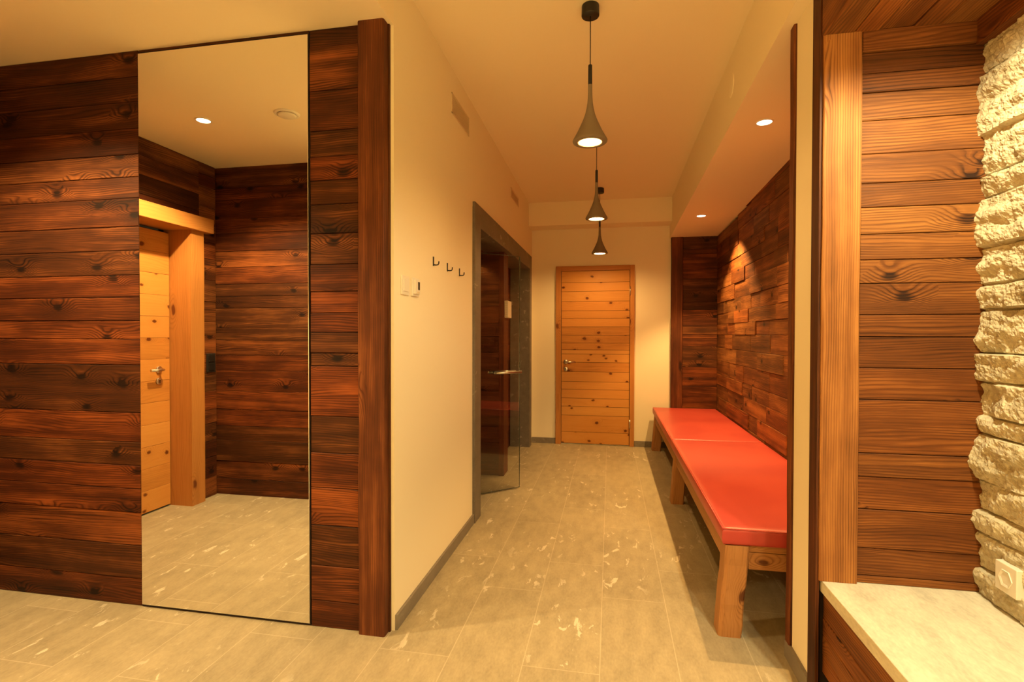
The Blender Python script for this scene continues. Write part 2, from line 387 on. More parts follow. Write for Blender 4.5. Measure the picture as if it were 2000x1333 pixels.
# board wall left of the mirror, strip above the mirror, short boards right of it
MX0, MX1 = -2.187, -1.306
PX0 = -1.066
b = MB()
b.box((-3.4, YP + .016, 0), (-1.06, YP + .03, LOWZ), mi=1)
yl = [118, 166, 212, 262, 310, 352, 392, 445, 490, 536, 578, 622, 657, 706, 796, 852, 896, 940, 985, 1048, 1111, 1162]
el = rows_from_px(yl, 118, 1162, LOWZ)
tl = [.42, .3, .28, .38, .62, .33, .36, .5, .3, .42, .28, .55, .62, .25, .72, .36, .62, .5, .75, .36, .45]
rl = [.5, .4, .3, .6, .3, .5, .6, .4, .3, .9, .8, .9, .9, .3, 1., .2, 1., .9, .6, .2, .7]
plank_wall(b, (-3.2, YP, 0), X, Z, nY, MX0 + 3.2 - .004, el, tones=tl[::-1], red=rl[::-1], jit=.004)
b.plank((MX0, YP, 0), X, Z, nY, 0, MX1 - MX0, LOWZ - .012, LOWZ, .0, tone=(.3, .5, .2))
yr = [60, 95, 180, 257, 307, 353, 400, 457, 517, 570, 612, 650, 690, 716, 814, 886, 955, 1029, 1109, 1178, 1231]
er = rows_from_px(yr, 60, 1231, LOWZ)
tr = [.2, .5, .55, .35, .62, .3, .28, .36, .42, .78, .7, .45, .3, .8, .22, .68, .72, .25, .6, .5]
rr = [.5, .6, .7, .2, 1., .3, .2, .3, .8, 1., 1., .3, .2, 1., .1, .8, .8, .2, .7, .8]
plank_wall(b, (MX1 + .004, YP, 0), X, Z, nY, PX0 - MX1 - .008, er, tones=tr[::-1], red=rr[::-1], jit=.004)
struct(b, 'wall_left_boards', ['old', 'dark'], 'dark weathered plank wall holding the tall mirror', 'wall')
def loft(mb, rings, grain=2, tone=None):
    """rings: list of equally long point lists, stacked along the grain"""
    tone = tone or (random.random(), random.random(), random.random()); n = len(rings[0]); ou, ov = random.random() * 40, random.random() * 40
    per = [0.]
    for k in range(n): per.append(per[-1] + (Vector(rings[0][(k + 1) % n]) - Vector(rings[0][k])).length)
    for i in range(len(rings) - 1):
        for k in range(n):
            k2 = (k + 1) % n; q = [rings[i][k], rings[i][k2], rings[i + 1][k2], rings[i + 1][k]]
            uvs = [(q[0][grain] + ou, per[k] + ov), (q[1][grain] + ou, per[k + 1] + ov), (q[2][grain] + ou, per[k + 1] + ov), (q[3][grain] + ou, per[k] + ov)]
            mb.face(q, uvs, tone)
    mb.face(list(reversed(rings[0])), [(p[0] + ou, p[1] + ov) for p in reversed(rings[0])], tone); mb.face(rings[-1], [(p[0] + ou, p[1] + ov) for p in rings[-1]], tone)
def hewn_post(mb, x0, x1, y0, y1, z0, z1, ch=.004, wav=.003, n=26, tone=None):
    rings = []
    for i in range(n + 1):
        z = z0 + (z1 - z0) * i / n
        j = lambda s: wav * noise.noise((s * 9.1, z * 3.1, x0 * 7)) + wav * .5 * noise.noise((s * 5.3, z * 9.7, 3.3))
        a, c, d, e = x0 + j(1), x1 + j(2), y0 + j(3), y1
        k = ch * (1 + .8 * noise.noise((4.4, z * 4, x1)))
        rings.append([(a + k, d, z), (c - k, d, z), (c, d + k, z), (c, e, z), (a, e, z), (a, d + k, z)])
    loft(mb, rings, 2, tone)
b = MB(); hewn_post(b, PX0, -.945, 2.075, 2.122, 0, LOWZ, tone=(.5, .7, .1)); struct(b, 'trim_2', 'beam', 'dark hewn corner post where the plank wall ends at the corridor', 'post')
# upright behind the post: thin dark return covering the wall edge
b = MB(); b.box((-.98, 2.118, .0), (-.938, 2.134, LOWZ), tone=(.2, .3, .3)); struct(b, 'trim_3', 'beam', 'thin dark edge board behind the hewn corner post', 'trim')

# entry: walls seen in the mirror
b = MB(); b.box((-3.5, .4, 0), (-3.15, .66, LOWZ), mi=1); b.box((-3.5, 1.72, 0), (-3.15, YP + .1, LOWZ), mi=1); b.box((-3.5, .66, 2.13), (-3.15, 1.72, LOWZ), mi=1)
plank_wall(b, (XW, .494, 0), Y, Z, X, .17, rand_edges(LOWZ), jit=.004)
plank_wall(b, (XW, 1.72, 0), Y, Z, X, YP - 1.72, rand_edges(LOWZ), jit=.004)
plank_wall(b, (XW, .664, 2.13), Y, Z, X, 1.056, [0, .12, .25, .38, LOWZ - 2.13], jit=.004)
struct(b, 'wall_entry', ['old', 'dark'], 'dark plank wall round the pine door seen in the mirror', 'wall')
b = MB(); b.box((-3.5, .36, 0), (-1.72, .476, LOWZ), mi=1); er2 = [0, .13] + [.13 + q for q in rand_edges(LOWZ - .13)[1:]]
plank_wall(b, (-3.2, .48, 0), X, Z, Y, 1.46, er2, jit=.004, tones=[.36 + .4 * random.random() * (i % 3 != 0) for i in range(40)])
plank_wall(b, (-1.72, .36, 0), Y, Z, X, .13, rand_edges(LOWZ), jit=.003)
struct(b, 'wall_entry_boards', ['old', 'dark'], 'dark plank wall facing the mirror, right in its reflection', 'wall')
b = MB(); b.box((-3.5, YN, 0), (-3.13, .36, LOWZ)); struct(b, 'wall_hall_left', 'plaster', 'cream plaster wall of the hall behind the viewer, left', 'wall')
b = MB(); b.box((-3.5, YN - .2, 0), (3.2, YN, 3.0)); struct(b, 'wall_hall_rear', 'plaster', 'cream plaster wall of the hall behind the viewer', 'wall')
b = MB(); b.box((1.9, YN, 0), (2.1, .3, 3.0)); struct(b, 'wall_hall_right', 'plaster', 'cream plaster wall of the hall behind the viewer, right', 'wall')

# bench niche: board walls
NX = 1.17
b = MB(); b.box((NX + .02, 2.2, 0), (1.35, 6.25, 2.56), mi=1)
e = rand_edges(2.43, .085, .15)
for i in range(len(e) - 1):
    u = 0.; W = 6.17 - 2.22
    while u < W:
        L = random.uniform(.25, .85); u1 = min(W, u + L)
        if W - u1 < .15: u1 = W
        zc = min(e[i + 1], soff_z(2.22 + u1) - .001)
        b.plank((NX, 2.22, 0), Y, Z, nX, u + .0012, u1 - .0012, e[i] + .001, zc - .001, random.choice([-.003, 0, .002, .004, .007, .010]), back=.03, ch=.002, tone=(min(1, max(0, random.gauss(.55, .22))), random.random(), random.random()))
        u = u1
b.box((NX - .004, 2.22, 2.43), (NX + .03, 4.9, 2.50), grain=1)
struct(b, 'wall_niche', ['niche', 'dark'], 'plank wall of short uneven boards behind the red bench', 'wall')
b = MB(); YE = 6.12
b.box((.70, YE + .016, 0), (NX + .02, 6.18, 2.40), mi=1)
yn = [464, 488, 498, 545, 590, 605, 637, 652, 660, 675, 715, 735, 752, 795]
en = [0, .11, .24, .36] + [2.40 - (y - 464) * (2.40 - .478) / 329 for y in yn[::-1]]
tn = [.3, .4, .4, .5, .62, .35, .62, .45, .42, .78, .7, .6, .3, .4, .62, .3, .4]
plank_wall(b, (.80, YE, 0), X, Z, nY, NX - .80 - .002, en, tones=[tn[i % len(tn)] for i in range(len(en))], jit=.004)
struct(b, 'wall_niche_end', ['old', 'dark'], 'short plank wall at the far end of the bench niche', 'wall')
b = MB(); hewn_post(b, .675, .798, YE - .012, 6.176, 0, 2.396, tone=(.35, .8, .2), n=18); struct(b, 'trim_4', 'beam', 'dark upright board edging the far end of the bench niche', 'trim')
b = MB(); hewn_post(b, .70, .76, 2.212, 2.255, .07, 2.516, tone=(.4, .9, .6), n=20); b.box((.76, 2.212, .07), (NX + .02, 2.25, 2.516), grain=0, tone=(.4, .6, .3)); struct(b, 'trim_5', 'beam', 'dark edge board between the cream wall strip and the red bench', 'trim')

# stone seat niche on the right
YS, SX = 1.95, 1.185
b = MB(); b.box((.72, YS + .016, 0), (1.5, 2.014, 2.52), mi=1)
yq = [103, 143, 180, 234, 299, 356, 403, 455, 505, 551, 612, 655, 716, 778, 883, 930, 994, 1070, 1125, 1141]
eq = [.457 + (1141 - y) / (1141 - 103) * (2.245 - .457) for y in yq]
tq = [.12, .25, .6, .4, .52, .5, .9, .66, .6, .3, .38, .22, .5, .42, .4, .62, .5, .38, .6]
rq = [.6, .5, .2, .3, .3, .3, .1, .3, .3, .4, .5, .6, .7, .7, .4, .8, .6, .5, .5]
plank_wall(b, (.826, YS, 0), X, Z, nY, SX + .1 - .826, eq, tones=tq[::-1], red=rq[::-1], jit=.005)
b.plank((.826, YS - .006, 0), X, Z, nY, 0, SX + .1 - .826, 2.247, 2.317, .006, tone=(.4, .6, .2))
struct(b, 'wall_right_boards', ['seatwood', 'dark'], 'brown plank wall beside the split stone, above the stone seat', 'wall')
b = MB(); hewn_post(b, .706, .824, YS - .014, 2.012, .4575, 2.318, wav=.002, tone=(.62, .4, .5)); struct(b, 'trim_6', 'beamlight', 'light brown hewn post at the left of the stone seat', 'post')
b = MB(); b.box((.698, YS - .004, 0), (.709, 2.014, 2.52), tone=(.05, .4, .7)); struct(b, 'trim_7', 'beam', 'dark upright edge board left of the light brown post', 'trim')
b = MB()                                          # boarded niche ceiling and its fascia
u = .71; k = 0
for wd in [.09, .075, .10, .08, .10, .11]:
    b.plank((0, -.5, 2.318), Y, X, (0, 0, -1), 0, YS + .5 - .001, u + .001, min(u + wd, SX + .1) - .001, random.uniform(0, .005), tone=(random.uniform(.35, .75), random.random(), random.random())); u += wd
b.box((.71, -.5, 2.34), (1.4, 2.0, 2.52), mi=1)
b.plank((.70, -.5, 0), Y, Z, nX, 0, YS + .5 - .012, 2.312, 2.52, .0, back=.012, tone=(.5, .6, .3))
struct(b, 'ceiling_niche', ['seatwood', 'dark'], 'board-clad ceiling over the stone seat', 'ceiling')
b = MB(); b.box((SX - .028, -.5, 2.238), (SX + .1, YS - .008, 2.319), grain=1, tone=(.4, .9, .4)); struct(b, 'trim_8', 'seatwood', 'reddish edge board along the top of the split stone wall', 'trim')

# split stone wall
def stone_wall():
    y0, y1, z0, z1 = .55, YS + .004, .457, 2.25
    rows = []; z = z0
    hs = [.085, .12, .07, .10, .15, .06, .11, .09, .14, .08, .12, .16, .07, .13, .2, .18, .2]
    i = 0
    while z < z1:
        hh = hs[i % len(hs)]; rows.append((z, min(z + hh, z1 + .001))); z += hh; i += 1
    ny, nz = 280, 420
    b = MB(); V = []
    blocks = {}
    for k, (a, c) in enumerate(rows):
        cuts = [y0 - .2]
        while cuts[-1] < y1 + .3: cuts.append(cuts[-1] + random.uniform(.5, 1.1))
        blocks[k] = (cuts, [random.uniform(-.010, .010) for _ in cuts])
    for j in range(nz + 1):
        zz = z0 + (z1 - z0) * j / nz
        k = next((q for q, (a, c) in enumerate(rows) if a <= zz < c), len(rows) - 1)
        a, c = rows[k]; t = (zz - a) / (c - a)
        for i in range(ny + 1):
            yy = y0 + (y1 - y0) * i / ny
            cuts, offs = blocks[k]; q = max(n for n, cc in enumerate(cuts) if cc <= yy)
            edge = min(t, 1 - t) * (c - a)
            near = min(abs(yy - cc) for cc in cuts)
            d = offs[q] * min(1, near / .03) + .008 * math.sin(PI * t) ** .5 + .006 * (t - .5)
            p = Vector((yy * .55, zz * 1.5, k * 3.7)); p2 = Vector((yy, zz * 1.2, k * 1.7))
            d += .014 * noise.noise(p * 6) + .012 * noise.noise(p * 16) + .006 * noise.noise(p2 * 30) + .004 * noise.noise(p2 * 70) + .003 * noise.noise(p2 * 130)
            d += .016 * (abs(noise.noise(Vector((yy * 5, zz * 13, k + 7.7)))) - .2)
            if edge < .0035: d -= .010
            if abs(yy - 1.79) < .052 and abs(zz - .573) < .052: d = min(d, .012)
            V.append((SX - d, yy, zz))
    me = bpy.data.meshes.new('wall_right_stone')
    F = [(j * (ny + 1) + i, (j + 1) * (ny + 1) + i, (j + 1) * (ny + 1) + i + 1, j * (ny + 1) + i + 1) for j in range(nz) for i in range(ny)]
    nb = len(V)
    V += [(SX + .14, y0, z0), (SX + .14, y1, z0), (SX + .14, y1, z1), (SX + .14, y0, z1)]
    F.append((nb, nb + 1, nb + 2, nb + 3))
    F.append(tuple([nb] + [i for i in range(ny + 1)] + [nb + 1])[::-1])
    F.append(tuple([nb + 3] + [nz * (ny + 1) + i for i in range(ny + 1)] + [nb + 2]))
    F.append(tuple([nb + 3] + [j * (ny + 1) for j in range(nz, -1, -1)] + [nb]))
    F.append(tuple([nb + 1] + [j * (ny + 1) + ny for j in range(nz + 1)] + [nb + 2]))
    me.from_pydata(V, [], F); me.materials.append(M['split'])
    o = bpy.data.objects.new('wall_right_stone', me); COL.objects.link(o)
    tag(o, 'pale split-face stone wall lit from above, right of the stone seat', 'wall', kind='structure')
stone_wall()

# skirting
def skirting(name, a, c, label): b = MB(); b.box(a, c); struct(b, name, 'stonebase', label, 'skirting', bevel=.0015)
skirting('baseboard_left', (XL - .001, 2.136, 0), (XL + .012, 3.455, .066), 'grey stone skirting under the coat hooks')
skirting('baseboard_back', (XL + .002, YB - .012, 0), (-.637, YB + .001, .066), 'grey stone skirting left of the far pine door')
skirting('baseboard_back_right', (.276, YB - .012, 0), (.673, YB + .001, .066), 'grey stone skirting right of the far pine door')
skirting('baseboard_right', (.697, 2.016, 0), (.711, 2.262, .069), 'grey stone skirting at the foot of the narrow cream wall strip')

# stone door surround in the left wall
b = MB(); fo, fi, fz, fzi = 3.445, 3.605, 2.205, 2.05
b.box((-1.135, fo, 0), (XL + .018, fi, fz)); b.box((-1.135, 5.90, 0), (XL + .018, 6.035, fz)); b.box((-1.135, fi, fzi), (XL + .018, 5.90, fz))
struct(b, 'trim_9', 'stoneframe', 'grey stone surround of the wide opening left of the corridor', 'door surround', bevel=.002)
# sauna lobby behind it
b = MB()
plank_wall(b, (-2.3, 4.665, 0), X, Z, nY, 1.31, rand_edges(2.3, .12, .2), jit=.004); b.box((-2.3, 4.685, 0), (-.972, 4.84, 2.3), mi=1)
b.box((-1.0, 4.655, 0), (-.955, 4.85, 2.3), tone=(.55, .9, .3)); b.box((-1.24, 4.64, 0), (-1.20, 4.664, 2.3), tone=(.5, .8, .3))
struct(b, 'wall_lobby', ['sauna', 'dark'], 'dark red boarded wall end behind the open glass door', 'wall')
b = MB(); b.box((-1.25, 4.85, 0), (-1.165, 6.1, 2.3), mi=1); plank_wall(b, (-1.145, 4.85, 0), Y, Z, X, 1.2, rand_edges(2.3, .12, .2), jit=.003)
struct(b, 'wall_lobby_rear', ['sauna', 'dark'], 'dark boards at the back of the recess behind the glass door', 'wall')
b = MB(); b.box((-2.4, 3.2, 0), (-2.3, 4.9, 2.4)); b.box((-2.3, 3.2, 0), (-1.135, 3.44, 2.4)); struct(b, 'wall_lobby_left', 'sauna', 'dark walls inside the sauna lobby', 'wall')
b = MB(); b.box((-2.4, 3.2, 2.3), (-1.135, 6.2, 2.4)); struct(b, 'ceiling_lobby', 'sauna', 'dark ceiling inside the sauna lobby', 'ceiling')

# ------------------------------------------------------------------ doors
def lever(parent, x, y, z, plane, dirn, drop=.085, side=1):
    """lever handle with two rosettes; plane 'y' = door faces -y, 'x' = faces +x; dirn = which way the lever points"""
    def P(a, n, c):                                # a along the door, n out of the door, c up
        return (x + a, y - n, z + c) if plane == 'y' else (x + n, y + a, z + c)
    ax = plane
    hb = MB(); s_ = -1 if plane == 'y' else 1
    hb.lathe([(.0, 0), (.026, 0), (.026, s_ * .008), (.022, s_ * .010), (.0, s_ * .010)], (x, y, z), 28, axis=ax)
    hb.tube([P(0, .008, 0), P(0, .040, 0), P(dirn * .004, .047, 0), P(dirn * .012, .050, 0), P(dirn * .115, .050, 0)], .0095)
    hb.build('handle', 'steel', parent)
    kb = MB()
    kb.lathe([(.0, 0), (.026, 0), (.026, s_ * .008), (.022, s_ * .010), (.0, s_ * .010)], (x, y, z - drop), 28, axis=ax)
    kb.box(P(-.003, .0095, -drop - .014), P(.003, .0112, -drop + .006), mi=1); kb.lathe([(.0, s_ * .0112), (.006, s_ * .0112), (.006, s_ * .009)], (x, y, z - drop + .004), 16, axis=ax, mi=1)
    kb.build('keyhole_plate', ['steel', 'black'], parent)

d1 = thing('door_1', 'knotty pine door at the end of the corridor', 'door', (-.18, YB, 0), kind='structure')
def local(mb, name, mats, t, **k):
    o = mb.build(name, mats, **k); o.parent = t; o.matrix_parent_inverse = Matrix.Translation(-Vector(t.location)); return o
b = MB(); b.box((-.635, 6.15, 0), (-.571, 6.18, 2.10), tone=(.5, .5, .4)); b.box((.223, 6.15, 0), (.273, 6.18, 2.10), tone=(.6, .6, .4)); b.box((-.571, 6.15, 2.045), (.223, 6.18, 2.10), grain=0, tone=(.4, .6, .4))
local(b, 'door_frame', 'pinebeam', d1, bevel=.003)
b = MB(); b.box((-.569, 6.166, .012), (.221, 6.19, 2.044), mi=1)
yd = [541, 563, 580, 599, 617, 632, 648, 664, 679, 692, 700, 716, 734, 753, 768, 785, 801, 818, 850, 872]
zd = [.013 + (872 - y) / (872 - 541) * 2.03 for y in yd]
plank_wall(b, (-.567, 6.166, 0), X, Z, nY, .786, zd, jit=.0005, gap=.0003, red=[random.random() * .6 for _ in zd])
lf = local(b, 'door_leaf', ['pine', 'dark'], d1)
lever(d1, 0, 0, 0, 'y', 1)
for c in d1.children:
    if c.name.startswith(('handle', 'keyhole')): c.location = (-.515 + .18, 6.166 - YB - .001, .975)
for z in (.26, 1.80):
    hb = MB(); hb.cyl(.008, z - .05, z + .05, (.224, 6.152, 0), 14); local(hb, 'hinge', 'steel', d1)

# door of the entry, seen in the mirror
d2 = thing('door_2', 'pale pine door with timber jamb, reflected in the mirror', 'door', (XW, 1.2, 0), kind='structure')
b = MB(); b.box((-3.30, .80, .012), (-3.275, 1.62, 2.06), mi=1)
plank_wall(b, (-3.27, .80, 0), Y, Z, X, .82, [.012] + [.012 + 2.045 * k / 13 for k in range(1, 14)], jit=.001, gap=.0006, red=[random.random() * .5 for _ in range(14)])
local(b, 'door_leaf', ['pine', 'dark'], d2)
for n_, (ya, yb_) in {'a': (.664, .795), 'b': (1.625, 1.755)}.items():
    jb = MB(); hewn_post(jb, -3.32, -3.085, ya, yb_, 0, 2.08, ch=.003, wav=.0015, n=14, tone=(.45, .4, .6)); local(jb, 'jamb', 'pinebeam', d2)
b = MB(); b.box((-3.32, .60, 2.08), (-3.05, 1.82, 2.19), grain=1, tone=(.5, .5, .2)); local(b, 'lintel', 'pinebeam', d2, bevel=.004)
lever(d2, 0, 0, 0, 'x', 1)
for c in d2.children:
    if c.name.startswith(('handle', 'keyhole')): c.location = (-3.268 - XW, .90 - 1.2, 1.035)

# glass door, standing open
gx, gy = -1.31, 3.80; ga = math.atan2(4.315 - gy, -.75 - gx); gl = math.hypot(4.315 - gy, -.75 - gx)
d3 = thing('door_3', 'clear glass door with steel bar handle standing half open', 'door', (gx, gy, 0), ga, kind='structure')
b = MB(); b.box((0, -.004, .012), (gl, .004, 1.95)); b.build('glass_pane', 'glass', d3)
b = MB(); b.box((gl, -.0042, .012), (gl + .0015, .0042, 1.95)); b.box((0, -.0042, .0105), (gl, .0042, .012)); b.box((0, -.0042, 1.95), (gl, .0042, 1.9515)); b.build('glass_edge', 'glassedge', d3)
for sgn in (-1, 1):
    b = MB(); y_ = sgn * .045
    b.tube([(gl - .27, y_, .985), (gl - .01, y_, .985)], .011, 16)
    for xx in (gl - .23, gl - .05): b.tube([(xx, sgn * .004, .985), (xx, y_, .985)], .007, 12)
    b.build('bar_handle', 'steel', d3)
for z in (.25, 1.8):
    b = MB(); b.box((-.02, -.02, z - .04), (.05, .02, z + .04)); b.build('hinge', 'steel', d3, bevel=.003)

# ------------------------------------------------------------------ mirror
b = MB(); b.box((MX0 + .003, 2.092, .012), (MX1 - .002, 2.097, LOWZ - .02)); mo = b.build('mirror', 'mirror', bevel=.0015)
tag(mo, 'tall frameless mirror set in the dark plank wall', 'mirror')
b = MB(); b.box((MX0, 2.0975, .002), (MX1, 2.112, LOWZ - .012), mi=0); bk = b.build('mirror_backing', 'dark', mo)

# ------------------------------------------------------------------ pendant lamps
def pendant(x, y, zb, watt, label):
    """zb = height of the cone's rim"""
    zc = ceil_z(y)
    t = thing('pendant_lamp', label, 'lamp', (x, y, zc), group='cone lamps hanging along the corridor')
    b = MB(); b.lathe([(.0, 0.002), (.040, 0.002), (.0415, -.004), (.0425, -.046), (.041, -.050), (.0, -.050)], seg=40); b.build('canopy', 'black', t)
    rim = zb - zc; b = MB(); b.cyl(.0024, rim + .355, -.048, seg=10); b.build('cable', 'holder', t)
    b = MB(); b.lathe([(.0, rim + .36), (.008, rim + .36), (.0095, rim + .357), (.0098, rim + .262), (0, rim + .262)], seg=24); b.build('lamp_holder', 'holder', t)
    out = [(.0102, .265), (.0104, .235), (.0112, .205), (.0128, .18), (.0165, .155), (.0235, .125), (.033, .098), (.0445, .072), (.057, .045), (.0705, .020), (.078, .007), (.0812, .001), (.083, -.003), (.0826, -.008), (.080, -.0115), (.074, -.013), (.060, -.0125), (.054, -.011), (.0522, -.005), (.0518, .012), (.048, .030), (.032, .05), (.0, .055)]
    b = MB(); b.lathe([(r, rim + z) for r, z in out][::-1], seg=56); b.build('shade', 'concrete', t)
    b = MB(); b.lathe([(.0, rim + .032), (.030, rim + .031), (.0475, rim + .029), (.0490, rim + .032), (0, rim + .034)], seg=40); b.build('bulb', 'lamp', t)
    l = bpy.data.lights.new('pendant_light', 'POINT'); l.shadow_soft_size = .018; l.energy = watt; l.color = WARM
    lo = bpy.data.objects.new('pendant_light', l); COL.objects.link(lo); lo.parent = t; lo.location = (0, 0, rim + .010)
    return t
pendant(-.100, 2.55, 2.238, 11.5, 'nearest and largest grey cone pendant lamp on a black cable')
pendant(-.107, 4.03, 2.190, 18, 'middle grey cone pendant lamp, overlapping the farthest one')
pendant(-.112, 5.50, 2.150, 29, 'farthest and smallest cone pendant lamp, in front of the pine door')

# ------------------------------------------------------------------ recessed spots
def downlight(x, y, z, label, group=None):
    t = thing('recessed_downlight', label, 'ceiling light', (x, y, z), group=group)
    b = MB(); b.lathe([(.038, -.002), (.040, -.006), (.047, -.005), (.049, -.001), (.049, .003)][::-1], seg=36); b.build('ring', 'white', t)
    b = MB(); b.lathe([(0, -.006), (.036, -.0055), (.039, -.0035), (.039, .001)], seg=32); b.build('lens', 'lamp', t)
    return t
downlight(*SOFFIT_SPOTS[0], soff_z(SOFFIT_SPOTS[0][1]), 'nearer round spot in the soffit above the red bench', 'round spots in the soffit')
downlight(*SOFFIT_SPOTS[1], soff_z(SOFFIT_SPOTS[1][1]), 'farther round spot in the soffit, near the far end of the bench', 'round spots in the soffit')
downlight(-2.5, 1.33, LOWZ, 'round ceiling spot shining in the mirror reflection')
t = thing('ceiling_vent', 'round white ceiling vent seen in the mirror beside the reflected spot', 'vent', (-1.93, 1.32, LOWZ))
b = MB(); b.lathe([(.05, -.004), (.062, -.010), (.072, -.006), (.075, .0)][::-1], seg=40); b.build('rim', 'white', t)
b = MB(); b.lathe([(0, -.020), (.045, -.018), (.056, -.012), (.05, -.004), (0, -.003)], seg=40); b.build('disc', 'white', t)

# ------------------------------------------------------------------ fittings on the left wall
def hook(y, z, label):
    t = thing('coat_hook', label, 'hook', (XL, y, z), group='dark coat hooks on the cream wall')
    b = MB(); b.box((0, -.006, -.022), (.004, .006, .026)); b.build('plate', 'black', t, bevel=.001)
    b = MB(); b.tube([(.004, 0, -.017), (.018, 0, -.0185), (.027, 0, -.017), (.031, 0, -.011), (.032, 0, .001)], .0032, 10); b.build('prong', 'black', t)
hook(2.64, 1.685, 'dark coat hook nearest the wooden corner post')
hook(2.88, 1.684, 'dark coat hook in the middle of the row of three')
hook(3.125, 1.683, 'dark coat hook nearest the grey stone surround')
t = thing('light_switch', 'white light switch left of the thermostat', 'switch', (XL, 2.245, 1.523))
b = MB(); b.box((0, -.044, -.044), (.008, .044, .044)); b.build('frame', 'white', t, bevel=.002)
b = MB(); b.box((.007, -.028, -.028), (.012, .028, .028)); b.build('rocker', 'white', t, bevel=.0015)
t = thing('thermostat', 'white thermostat with small dark display under the coat hooks', 'thermostat', (XL, 2.369, 1.525))
b = MB(); b.box((0, -.044, -.044), (.009, .044, .044)); b.build('frame', 'white', t, bevel=.002)
b = MB(); b.box((.008, -.03, -.033), (.018, .033, .033)); b.build('housing', 'white', t, bevel=.002)
b = MB(); b.box((.0175, .004, -.012), (.0188, .026, .026)); b.build('display', 'grey', t)
b = MB(); b.box((.0175, -.008, -.029), (.0195, .022, -.021)); b.build('button', 'grille', t, bevel=.0008)
def wall_vent(y0, y1, z0, z1, label):
    t = thing('wall_vent', label, 'vent', (XL, (y0 + y1) / 2, (z0 + z1) / 2), group='flush vents high on the left wall')
    hy, hz = (y1 - y0) / 2, (z1 - z0) / 2
    b = MB(); b.box((-.001, -hy, -hz), (.004, hy, -hz + .008)); b.box((-.001, -hy, hz - .008), (.004, hy, hz)); b.box((-.001, -hy, -hz), (.004, -hy + .008, hz)); b.box((-.001, hy - .008, -hz), (.004, hy, hz)); b.build('frame', 'grille', t)
    b = MB(); b.box((-.001, -hy + .008, -hz + .008), (.0012, hy - .008, hz - .008)); n = 9
    for i in range(n):
        z = -hz + .012 + (2 * hz - .024) * (i + .5) / n
        b.hexa([(.001, -hy + .008, z - .002), (.004, -hy + .008, z - .005), (.004, hy - .008, z - .005), (.001, hy - .008, z - .002), (.001, -hy + .008, z), (.004, -hy + .008, z - .003), (.004, hy - .008, z - .003), (.001, hy - .008, z)])
    b.build('grille', 'grille', t)
wall_vent(2.965, 3.345, 2.606, 2.727, 'nearer flush rectangular vent high on the cream left wall')
wall_vent(4.82, 5.24, 2.59, 2.682, 'farther flush rectangular vent above the stone surround')
b = MB(); b.lathe([(0, -.004), (.058, -.004), (.064, -.002), (.065, .0005)], (0, 0, 0), 40, axis='x'); o = b.build('cover_plate', 'ceil', loc=(.66, 3.11, 2.695)); tag(o, 'round cream cover plate on the vertical face of the soffit', 'cover plate')
t = thing('wall_sensor', 'small white ribbed box on the dark wood behind the glass door', 'sensor', (-.955, 4.76, 1.53))
b = MB(); b.box((0, -.075, -.078), (.034, .095, .078)); b.build('housing', 'white', t, bevel=.003)
for i in range(9):
    z = -.066 + i * .0165; b = MB(); b.box((.004, -.0775, z - .003), (.030, -.0745, z + .003)); b.build('rib', 'grille', t)
t = thing('wall_switch', 'dark double switch on plank wall, reflected beside the door jamb', 'switch', (XW + .004, .56, 1.07))
b = MB(); b.box((0, -.045, -.075), (.01, .045, .075)); b.build('frame', 'grey', t, bevel=.002)
for z in (-.034, .034):
    b = MB(); b.box((.009, -.03, z - .028), (.014, .03, z + .028)); b.build('rocker', 'black', t, bevel=.002)

# ------------------------------------------------------------------ bench
BX0, BX1, BY0, BY1 = .475, 1.15, 2.353, 6.10
bench = thing('bench', 'long old timber bench frame under two red cushions', 'bench', (.8, 2.4, 0))
def bench_leg(xb, xt, y0, y1, wd, wav=.004, tone=None):
    b = MB(); rings = []; n = 14; s = xb * 17 + y0 * 5
    for i in range(n + 1):
        q = i / n; z = .396 * q; x0 = xb + (xt - xb) * q; x1 = x0 + wd
        j = lambda k: wav * noise.noise((k * 7.7 + s, z * 9, 1.3)) + wav * .5 * noise.noise((k * 3.1 + s, z * 25, 8.3))
        k = .007 + .004 * noise.noise((s, z * 11, 5.))
        k3 = .013 + .012 * max(0, noise.noise((s * 2, z * 8, 9.)))
        rings.append([(x0 + j(1) + k3, y0 + j(2), z), (x1 + j(3) - k, y0 + j(2), z), (x1 + j(3), y0 + k + j(2), z), (x1 + j(3), y1, z), (x0 + j(1) + .004, y1, z), (x0 + j(1), y1 - .004, z), (x0 + j(1), y0 + k3 * .7 + j(2), z)])
    loft(b, rings, 2, tone); return local(b, 'leg', 'bench', bench)
for y0 in (2.353, 4.13, 5.98):
    bench_leg(.462, .492, y0, y0 + .10, .095, tone=(.55, .3, .4)); bench_leg(1.08, 1.05, y0, y0 + .10, .095)
b = MB(); b.box((.498, 2.44, .298), (.55, 6.06, .392), grain=1, tone=(.5, .3, .1)); local(b, 'front_rail', 'bench', bench, bevel=.004)
b = MB(); b.box((1.07, 2.44, .298), (1.12, 6.06, .392), grain=1); local(b, 'rear_rail', 'bench', bench, bevel=.004)
b = MB(); b.box((.586, 2.372, .292), (1.06, 2.42, .366), grain=0, tone=(.55, .5, .4)); local(b, 'end_rail', 'bench', bench, bevel=.003)
b = MB(); b.box((.586, 2.37, .369), (1.14, 2.46, .397), grain=0, tone=(.45, .5, .6)); local(b, 'end_slat', 'bench', bench, bevel=.002)
b = MB(); b.box((.586, 6.02, .292), (1.06, 6.06, .39), grain=0); local(b, 'far_rail', 'bench', bench, bevel=.003)
b = MB()
for k in range(6): b.box((.505 + k * .106, 2.47, .378), (.605 + k * .106, 6.08, .397), grain=1)
local(b, 'seat_boards', 'bench', bench)

